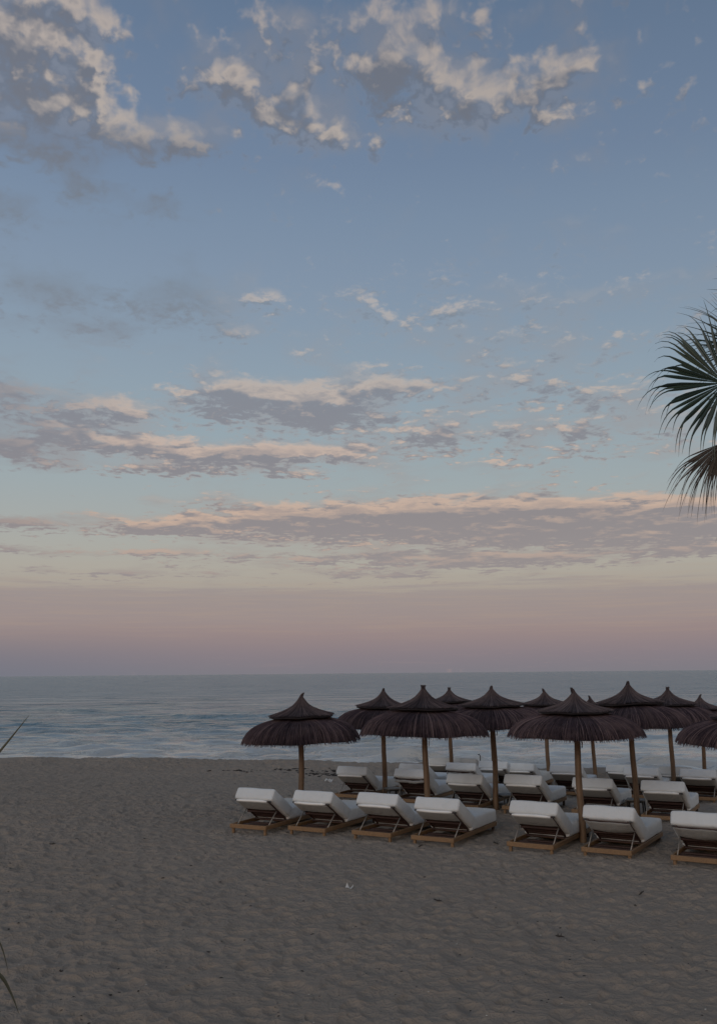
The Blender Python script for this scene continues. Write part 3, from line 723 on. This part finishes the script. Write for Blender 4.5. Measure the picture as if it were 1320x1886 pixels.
PARASOLS = [  # x, y, apex z, drop, radius scale, variant, spin, pole lean, label
 (-1.28, 20.44, 2.57, 1.05, 1.0, 'hook', 0, 0, 'leftmost thatched parasol, its pointed tip bent over like a hook'),
 (.59, 23.92, 2.61, 1.02, 1.0, 'plain', 0, .0, 'thatched parasol second from left, tucked behind and between the two nearest on the left'),
 (1.33, 19.3, 2.74, 1.05, 1.03, 'tuft', 0, -.012, 'wide thatched parasol with a tall tufted tip, third from left, over the clear front lounger'),
 (2.72, 28.7, 2.54, .95, 1.0, 'tuft', 80, 0, 'small far thatched parasol with a ragged tip peeking between two larger ones left of centre'),
 (3.03, 21.5, 2.68, .92, 1.02, 'plain2', 40, -.012, 'brownish thatched parasol in the middle with a neat straight tip, not overlapped by any tip'),
 (4.36, 31.4, 2.34, .95, .95, 'plain', 90, 0, 'far thatched parasol hidden behind the middle one, only its dark pole showing beside that pole'),
 (5.55, 28.2, 2.47, .95, .98, 'lean', 0, -.012, 'far thatched parasol with a short tip between the middle one and the nearest one'),
 (3.91, 17.07, 2.68, .84, .955, 'lean', 20, -.012, 'nearest and widest thatched parasol, tip leaning left, on the thick knotty pole'),
 (7.4, 30.2, 2.20, .92, .95, 'lean', 170, -.01, 'low far thatched parasol, just its tip showing on the right shoulder of the nearest one'),
 (5.83, 20.32, 2.77, 1.03, 1.05, 'plain', 150, -.016, 'tallest brown thatched parasol right of the nearest one, blunt rounded tip'),
 (8.17, 25.0, 2.56, .95, 1.0, 'tuft', 200, 0, 'dark thatched parasol with a stubby tip, right of the tallest one'),
 (6.62, 15.87, 2.60, .86, 1.02, 'plain2', 120, 0, 'near thatched parasol cut off by the right edge, only its left half skirt showing'),
 (10.9, 30.25, 2.21, .92, .95, 'hook', 30, 0, 'far low thatched parasol at the right edge with a small curved tip'),
]
for (x, y, za, drop, rs, var, spin, lean, label) in PARASOLS:
    drop *= .86
    pr = PP[var]; o = pr if var not in usedp else copy_tree(pr); usedp.add(var)
    z0 = gz(x, y); o.location = (x, y, z0)
    tag(o, label, 'parasol', GP)
    h = za - z0 - .06
    for ch in [c for c in bpy.data.objects if c.parent == o]:
        b = ch.name.split('.')[0]
        if b == 'pole':
            ch.rotation_euler = (0, lean, 0)
            for c2 in [c for c in bpy.data.objects if c.parent == ch]:
                c2.location = (0, 0, h - drop - (.20 if c2.name.startswith('ring') else .05))
        else:
            ch.location = (lean * h, 0, h - (.035 if b == 'thatch_skirt' else 0))
            ch.scale = (rs, rs, drop)
            ch.rotation_euler = (0, 0, 0 if b == 'tip_tuft' else rad(spin))
            if b == 'tip_tuft': ch.scale = (rs, rs, 1)
# ring and hook stay on the pole surface: shared meshes, positions set above

# ------------------------------------------------------------------ side tables
def make_table():
    root = empty('side_table')
    q = MB(); q.box((0, 0, .29), (.20, .20, .013)); q.build('tabletop', M['table'], root)
    q = MB()
    for sy in (-1, 1): q.box((0, sy * .15, .26), (.135, .012, .016))
    for sx in (-1, 1): q.box((sx * .15, 0, .26), (.012, .135, .016))
    q.build('apron', M['tleg'], root)
    for sx in (-1, 1):
        for sy in (-1, 1):
            q = MB(); q.tube([(sx * .155, sy * .155, .276), (sx * .175, sy * .175, -.04)], [.018, .013], 8); q.build('leg', M['tleg'], root)
    return root
t0 = make_table()
for i, (x, y, rz, label) in enumerate([
    (.78, 23.50, .4, 'low wooden side table behind the pole of the second parasol from the left'),
    (3.33, 21.80, .3, 'low side table with dark legs just right of the doubled middle poles'),
    (5.93, 20.72, -.4, 'low grey side table left of the tallest parasol pole, beside a lounger foot end'),
    (6.85, 27.2, -.3, 'far low side table by the thin pole just right of the nearest parasol pole')]):
    o = t0 if i == 0 else copy_tree(t0)
    o.location = (x, y, gz(x, y) + .01); o.rotation_euler = (0, 0, rz); tag(o, label, 'side table', 'low side tables beside the loungers')

# ------------------------------------------------------------------ hooked rod
x, y = 3.62, 28.9; q = MB(); z0 = gz(x, y)
q.tube([(0, 0, -.2), (0, 0, .65), (.01, 0, .80), (.0, 0, .87), (-.03, 0, .90), (-.06, 0, .895)], .014, 8)
o = q.build('hooked_rod', M['iron'], None, True); o.location = (x, y, z0); tag(o, 'thin black hooked rod stuck in the sand behind the far loungers', 'rod')

# ------------------------------------------------------------------ fan palm
def fan_leaf(hub, a, nrm, R, nseg, arc, droop, rr, tone0=.5, petiole_from=None, fold=.0, split=.48, wscale=1.0):
    mb = MB(); a = a.normalized(); nrm = (nrm - a * nrm.dot(a)).normalized(); b = nrm.cross(a)
    for i in range(nseg):
        f = (i + .5) / nseg * 2 - 1; th = f * arc; d = a * math.cos(th) + b * math.sin(th)
        d = (d + nrm * (-.10 - .35 * fold * abs(f)) + Vector((rr.gauss(0, .035), rr.gauss(0, .035), rr.gauss(0, .035)))).normalized()
        L = R * (1 - .28 * abs(f) ** 2.2) * rr.uniform(.88, 1.12); side = nrm.cross(d).normalized(); n = 14; p = Vector(hub); V = []; F = []
        sp = split * rr.uniform(.85, 1.1); tone = rr.random() * .7 + tone0 * .3; g = droop * rr.uniform(.55, 1.5); kink = rr.random() < .25
        for k in range(n + 1):
            t = k / n
            spread = 2 * math.sin(arc / nseg) * R * t * 1.05
            wmax = 2 * math.sin(arc / nseg) * R * sp * 1.0
            wd = (spread if t < sp * .85 else wmax * (.85 - .5 * min(1, (t - sp * .85) / .22)) * max(.10, (1 - max(0, t - sp) / (1 - sp)) ** .6)) * wscale
            ridge = wd * .32 * (1 if i % 1 == 0 else -1)
            V += [p - side * wd / 2, p + nrm * ridge, p + side * wd / 2]
            if k:
                c = (k - 1) * 3; F += [(c, c + 1, c + 4, c + 3), (c + 1, c + 2, c + 5, c + 4)]
            dd = d.copy()
            if t > sp:
                e = (t - sp) / (1 - sp); gg = g * (1 - .72 * max(d.z, 0)); dd = (d * max(1 - e * .45 * gg, .08) + Vector((0, 0, -1)) * gg * (e ** (1.1 if not kink else .45)) * 2.3).normalized()
            else: dd = (d + Vector((0, 0, -.04 * t))).normalized()
            p = p + dd * L / n
        mb.add(V, F, tone)
    if petiole_from is not None:
        p0, p1 = Vector(petiole_from), Vector(hub); mid = (p0 + p1) / 2 + Vector((0, 0, .10 * (p1 - p0).length))
        pts = [p0, (p0 + mid) / 2 + Vector((0, 0, .03)), mid, (mid + p1) / 2 + Vector((0, 0, .02)), p1, p1 + a * .12]
        mb.tube(pts, [.030, .022, .019, .017, .015, .006], 6, .9)
    return mb
PX, PY, PZ = 5.02, 9.65, 6.05
palm = empty('fan_palm', (PX, PY, gz(PX, PY)))
tag(palm, 'fan palm at the right edge with green fan leaf and dry hanging leaf', 'palm tree')
org = Vector((PX, PY, gz(PX, PY)))
tk = MB(); NR = 46; V = []; F = []; ns = 18
for i in range(NR + 1):
    z = -.3 + (PZ - .15 - org.z + .3) * i / NR; r = .20 - .06 * min(1, z / 4) + (.012 if i % 2 else -.006) + (.05 if i < 3 else 0)
    for k in range(ns):
        a = 2 * math.pi * k / ns; rr_ = r + .012 * mnoise.noise(Vector((math.cos(a) * 2, math.sin(a) * 2, z * 3)))
        V.append((rr_ * math.cos(a) + .05 * math.sin(z * .5), rr_ * math.sin(a), z))
for i in range(NR):
    for k in range(ns): F.append((i * ns + k, i * ns + (k + 1) % ns, (i + 1) * ns + (k + 1) % ns, (i + 1) * ns + k))
F.append(tuple(range(NR * ns, NR * ns + ns)))
tk.add(V, F); tk.build('trunk', M['bark'], palm, True)
rr = random.Random(5)
def leaf_obj(hub, a, nrm, R, material, **k):
    hub = Vector(hub); mb = fan_leaf(hub - org, Vector(a), Vector(nrm), R, k.pop('nseg', 44), rad(k.pop('arc', 125)), k.pop('droop', .5), rr, petiole_from=Vector(k.pop('src', (PX, PY, PZ))) - org, **k)
    return mb.build('leaf', material, palm, False)
# the leaf that faces the beach and the dry one under it
leaf_obj((3.80, 9.20, 5.93), (-1, -.06, .16), (.06, -1, .10), .94, M['palm'], nseg=58, arc=138, droop=1.05, split=.60)
leaf_obj((4.28, 9.55, 6.42), (-.70, .05, .70), (.2, -1, .1), .84, M['palm'], nseg=40, arc=80, droop=.45, split=.55)
leaf_obj((3.74, 9.25, 5.30), (-.50, -.1, -.62), (.05, -1, .05), .88, M['dry'], nseg=36, arc=32, droop=.7, split=.46, fold=.5, wscale=1.9)
leaf_obj((3.95, 9.4, 5.40), (-.45, .0, -.80), (.05, -1, .05), .80, M['dry'], nseg=26, arc=34, droop=.8, split=.4, fold=.6, wscale=1.4)
leaf_obj((4.12, 9.4, 4.75), (-.40, .0, -.80), (.05, -1, .05), .78, M['dry'], nseg=20, arc=30, droop=.8, split=.4, fold=.6, wscale=1.4)
for i in range(26):
    for _ in range(60):
        az_ = rr.uniform(0, 2 * math.pi); el_ = rad(rr.uniform(-40, 80)); pl = rr.uniform(.75, 1.05); R_ = rr.uniform(.75, .9)
        d = Vector((math.cos(az_) * math.cos(el_), math.sin(az_) * math.cos(el_), math.sin(el_)))
        hub = Vector((PX, PY, PZ)) + d * pl
        ext = hub + d * R_ ; xm = min(ext.x - .18, hub.x - R_ * .72); kx = xm / (hub.y - R_ * .3)
        if kx > .395: break
    else: continue
    up = Vector((0, 0, 1)) if abs(el_) < 1.2 else Vector((1, 0, 0)); nr = (up - d * up.dot(d)).normalized()
    dead = el_ < rad(-18)
    leaf_obj(hub, d + Vector((0, 0, -.25 if not dead else -.9)), nr, R_, M['dry'] if dead else M['palm'], nseg=36, arc=60 if dead else 115, droop=.85 if dead else .5)

# ------------------------------------------------------------------ reeds by the left edge
def blade(mb, pts, w0, nrm, tone):
    pts = [Vector(p) for p in pts]; n = 18; V = []; F = []
    def cub(t):
        m_ = len(pts) - 1; u = t * m_; i = min(int(u), m_ - 1); f = u - i
        p0, p1, p2, p3 = pts[max(i - 1, 0)], pts[i], pts[i + 1], pts[min(i + 2, m_)]
        return .5 * ((2 * p1) + (p2 - p0) * f + (2 * p0 - 5 * p1 + 4 * p2 - p3) * f * f + (3 * p1 - p0 - 3 * p2 + p3) * f ** 3)
    for k in range(n + 1):
        t = k / n; p = cub(t); d = (cub(min(t + .02, 1)) - cub(max(t - .02, 0))).normalized(); s_ = d.cross(Vector(nrm)).normalized()
        wd = w0 * min(1, .45 + t * 2.2) * max(.03, 1 - t ** 2.2)
        V += [p - s_ * wd / 2, p + Vector(nrm) * wd * .15, p + s_ * wd / 2]
        if k: c = (k - 1) * 3; F += [(c, c + 1, c + 4, c + 3), (c + 1, c + 2, c + 5, c + 4)]
    mb.add(V, F, tone)
def reed(base, lean, hgt, blades, label):
    z0 = gz(*base); root = empty('reed_plant', (base[0], base[1], z0)); og = Vector((base[0], base[1], z0))
    pts = [(lean[0] * (i / 10) ** 2, lean[1] * (i / 10) ** 2, -.2 + (hgt + .2) * i / 10) for i in range(11)]
    q = MB(); q.tube(pts, [.011 - .0007 * i for i in range(11)], 8); q.build('stem', M['stem'], root, True)
    for (pp, w_, nm) in blades:
        b = MB(); blade(b, [Vector(p) - og for p in pp], w_, nm, rr.random()); b.build('leaf', M['reed'], root)
    tag(root, label, 'reed')
Yr = 3.5
reed((-1.62, Yr), (.08, 0), 2.75, [
    ([(-1.56, Yr, 2.42), (-1.44, Yr, 2.60), (-1.325, Yr - .02, 2.725), (-1.211, Yr - .04, 2.862)], .016, (.15, -1, .1)),
    ([(-1.58, Yr, 2.1), (-1.78, Yr, 2.35), (-1.98, Yr + .1, 2.3), (-2.1, Yr + .1, 2.1)], .024, (0, -1, .2)),
    ([(-1.56, Yr, 2.6), (-1.66, Yr + .1, 2.9), (-1.8, Yr + .2, 2.95)], .02, (0, -1, .2)),
    ([(-1.60, Yr, 1.5), (-1.75, Yr - .1, 1.8), (-1.95, Yr - .2, 1.75)], .024, (0, -1, .2)),
    ([(-1.57, Yr, 2.3), (-1.48, Yr + .2, 2.5), (-1.5, Yr + .5, 2.42)], .02, (-1, -.2, .2))],
    'slender green reed at the left edge, its pointed leaf crossing the sea')
reed((-1.56, 3.5), (.05, 0), 2.05, [
    ([(-1.51, 3.5, 1.90), (-1.39, 3.5, 2.01), (-1.29, 3.5, 1.962), (-1.243, 3.5, 1.90), (-1.204, 3.49, 1.828)], .017, (.1, -1, .1)),
    ([(-1.51, 3.5, 1.98), (-1.39, 3.5, 2.12), (-1.298, 3.5, 2.075), (-1.253, 3.5, 1.962)], .011, (.1, -1, .1)),
    ([(-1.54, 3.5, 1.3), (-1.7, 3.48, 1.55), (-1.9, 3.48, 1.4)], .018, (0, -1, .2))],
    'low reed at the bottom left corner with thin drooping blades')

# ------------------------------------------------------------------ small things on the sand
def lump(mb, c, sx, sy, sz, rr, tone=.5, n=7):
    V = [Vector((c[0], c[1], c[2] + sz))]; F = []; a0 = rr.uniform(0, 6)
    for ring, (f, hz) in enumerate(((.55, .75), (1.0, -.35))):
        for k in range(n):
            a = a0 + 2 * math.pi * k / n; r = f * rr.uniform(.65, 1.25); V.append(Vector((c[0] + math.cos(a) * sx * r, c[1] + math.sin(a) * sy * r, c[2] + sz * hz * rr.uniform(.6, 1.2))))
    for k in range(n):
        k2 = (k + 1) % n; F.append((0, 1 + k, 1 + k2)); F.append((1 + k, 1 + n + k, 1 + n + k2, 1 + k2))
    F.append(tuple(1 + n + k for k in range(n))[::-1]); mb.add(V, F, tone)
rw = random.Random(8)
wk = MB()
LINE = [(-4.9, 33.6, .5), (-4.3, 33.5, 1), (-3.6, 34.0, .6), (-2.85, 34.3, 1.4), (-2.35, 33.6, .9), (-2.2, 34.4, 1), (-1.9, 32.9, .8), (-1.35, 33.2, .8), (-1.2, 32.3, 1), (-.9, 32.0, 1.2), (-.55, 31.7, 1), (-.75, 34.0, .9), (-.2, 31.6, .8), (.3, 31.2, .9), (.9, 30.9, .9), (-.1, 32.6, .5)]
for (x, y, s_) in LINE:
    for k in range(int(15 * s_)):
        xx, yy = x + rw.gauss(0, .28), y + rw.gauss(0, .16); sz = rw.uniform(.02, .08) * (s_ ** .3)
        lump(wk, (xx, yy, gzf(xx, yy)), sz * 1.4, sz, sz * .45, rw)
tag(wk.build('seaweed_wrack', M['weed']), 'broken line of dark dry seaweed on the sand near the water', 'seaweed', kind='stuff')
cb = MB()
for k in range(520):
    yy = 8.2 + 22 * rw.random() ** 1.6; xx = rw.uniform(-.44, .42) * yy; s_ = rw.choice([.006, .008, .010, .014]) * (1 + .02 * yy)
    lump(cb, (xx, yy, gzf(xx, yy)), s_ * rw.uniform(.7, 2.2), s_, s_ * .5, rw, n=5)
tag(cb.build('beach_litter', M['weed']), 'dark crumbs of seaweed and bark scattered over the trampled sand', 'debris', kind='stuff')
sh = MB()
for k in range(150):
    yy = 8.2 + 22 * rw.random() ** 1.8; xx = rw.uniform(-.44, .42) * yy; s_ = rw.uniform(.004, .010) * (1 + .01 * yy)
    lump(sh, (xx, yy, gzf(xx, yy) + .004), s_, s_ * .8, s_ * .5, rw, n=5)
tag(sh.build('shell_bits', M['shell']), 'tiny pale shell bits and pebbles sprinkled in the sand', 'shells', kind='stuff')
def scrap(name, x, y, s_, material, label, cat, seed):
    r_ = random.Random(seed); V = []; F = []; n = 5
    for i in range(n + 1):
        for j in range(n + 1):
            V.append(((i / n - .5) * s_ * 1.5 + r_.gauss(0, s_ * .06), (j / n - .5) * s_ + r_.gauss(0, s_ * .06), .01 + abs(r_.gauss(0, s_ * .22)) + s_ * .25 * math.sin(i * 1.4)))
    for i in range(n):
        for j in range(n): F.append((i * (n + 1) + j, (i + 1) * (n + 1) + j, (i + 1) * (n + 1) + j + 1, i * (n + 1) + j + 1))
    o = mesh_obj(name, V, F, material, None, False, None, (x, y, gzf(x, y) + .004)); md = o.modifiers.new('t', 'SOLIDIFY'); md.thickness = .004
    tag(o, label, cat)
scrap('paper_scrap', -.18, 13.81, .065, M['paper'], 'small crumpled white paper scrap alone on the open sand below the loungers', 'litter', 2)
scrap('paper_scrap', -1.0, 29.9, .16, M['paper'], 'pale litter scrap beside the seaweed line, left of the second row lounger', 'litter', 6)
def twig(x, y, L, rz, label, seed, up=.0):
    r_ = random.Random(seed); q = MB(); pts = [(-L / 2 + L * i / 5, r_.gauss(0, L * .05), .012 + up * i / 5 * L + abs(r_.gauss(0, .006))) for i in range(6)]
    q.tube(pts, [.004, .009, .010, .009, .007, .003], 6)
    for k in range(3):
        b = Vector(pts[1 + k]); q.tube([b, b + Vector((r_.uniform(-.3, .3) * L, r_.uniform(-.35, .35) * L, r_.uniform(.05, .35) * L))], [.006, .002], 5)
    o = q.build('twig', M['twig'], None, True); o.location = (x, y, gzf(x, y)); o.rotation_euler = (0, 0, rz); tag(o, label, 'twig', 'dark twigs lying on the open sand')
twig(3.78, 13.2, .10, .4, 'dark branched twig standing up on the sand below the rightmost front loungers', 3, .5)
twig(1.02, 16.75, .16, 1.0, 'dark twig lying just in front of the lounger with its full side in view', 4)
twig(2.36, 16.95, .15, -1.0, 'dark twig on the sand in the open gap between the front loungers', 5)
twig(-5.5, 17.2, .12, .1, 'dark twig on the open left side of the beach', 6)
twig(2.25, 11.2, .11, -.6, 'dark twig on the lower right trampled sand', 7)
twig(1.0, 12.9, .13, -.5, 'dark twig on the sand in the lower middle of the photo', 8)
twig(-3.1, 10.17, .05, .2, 'short dark twig on the trampled sand near the low reed', 9)
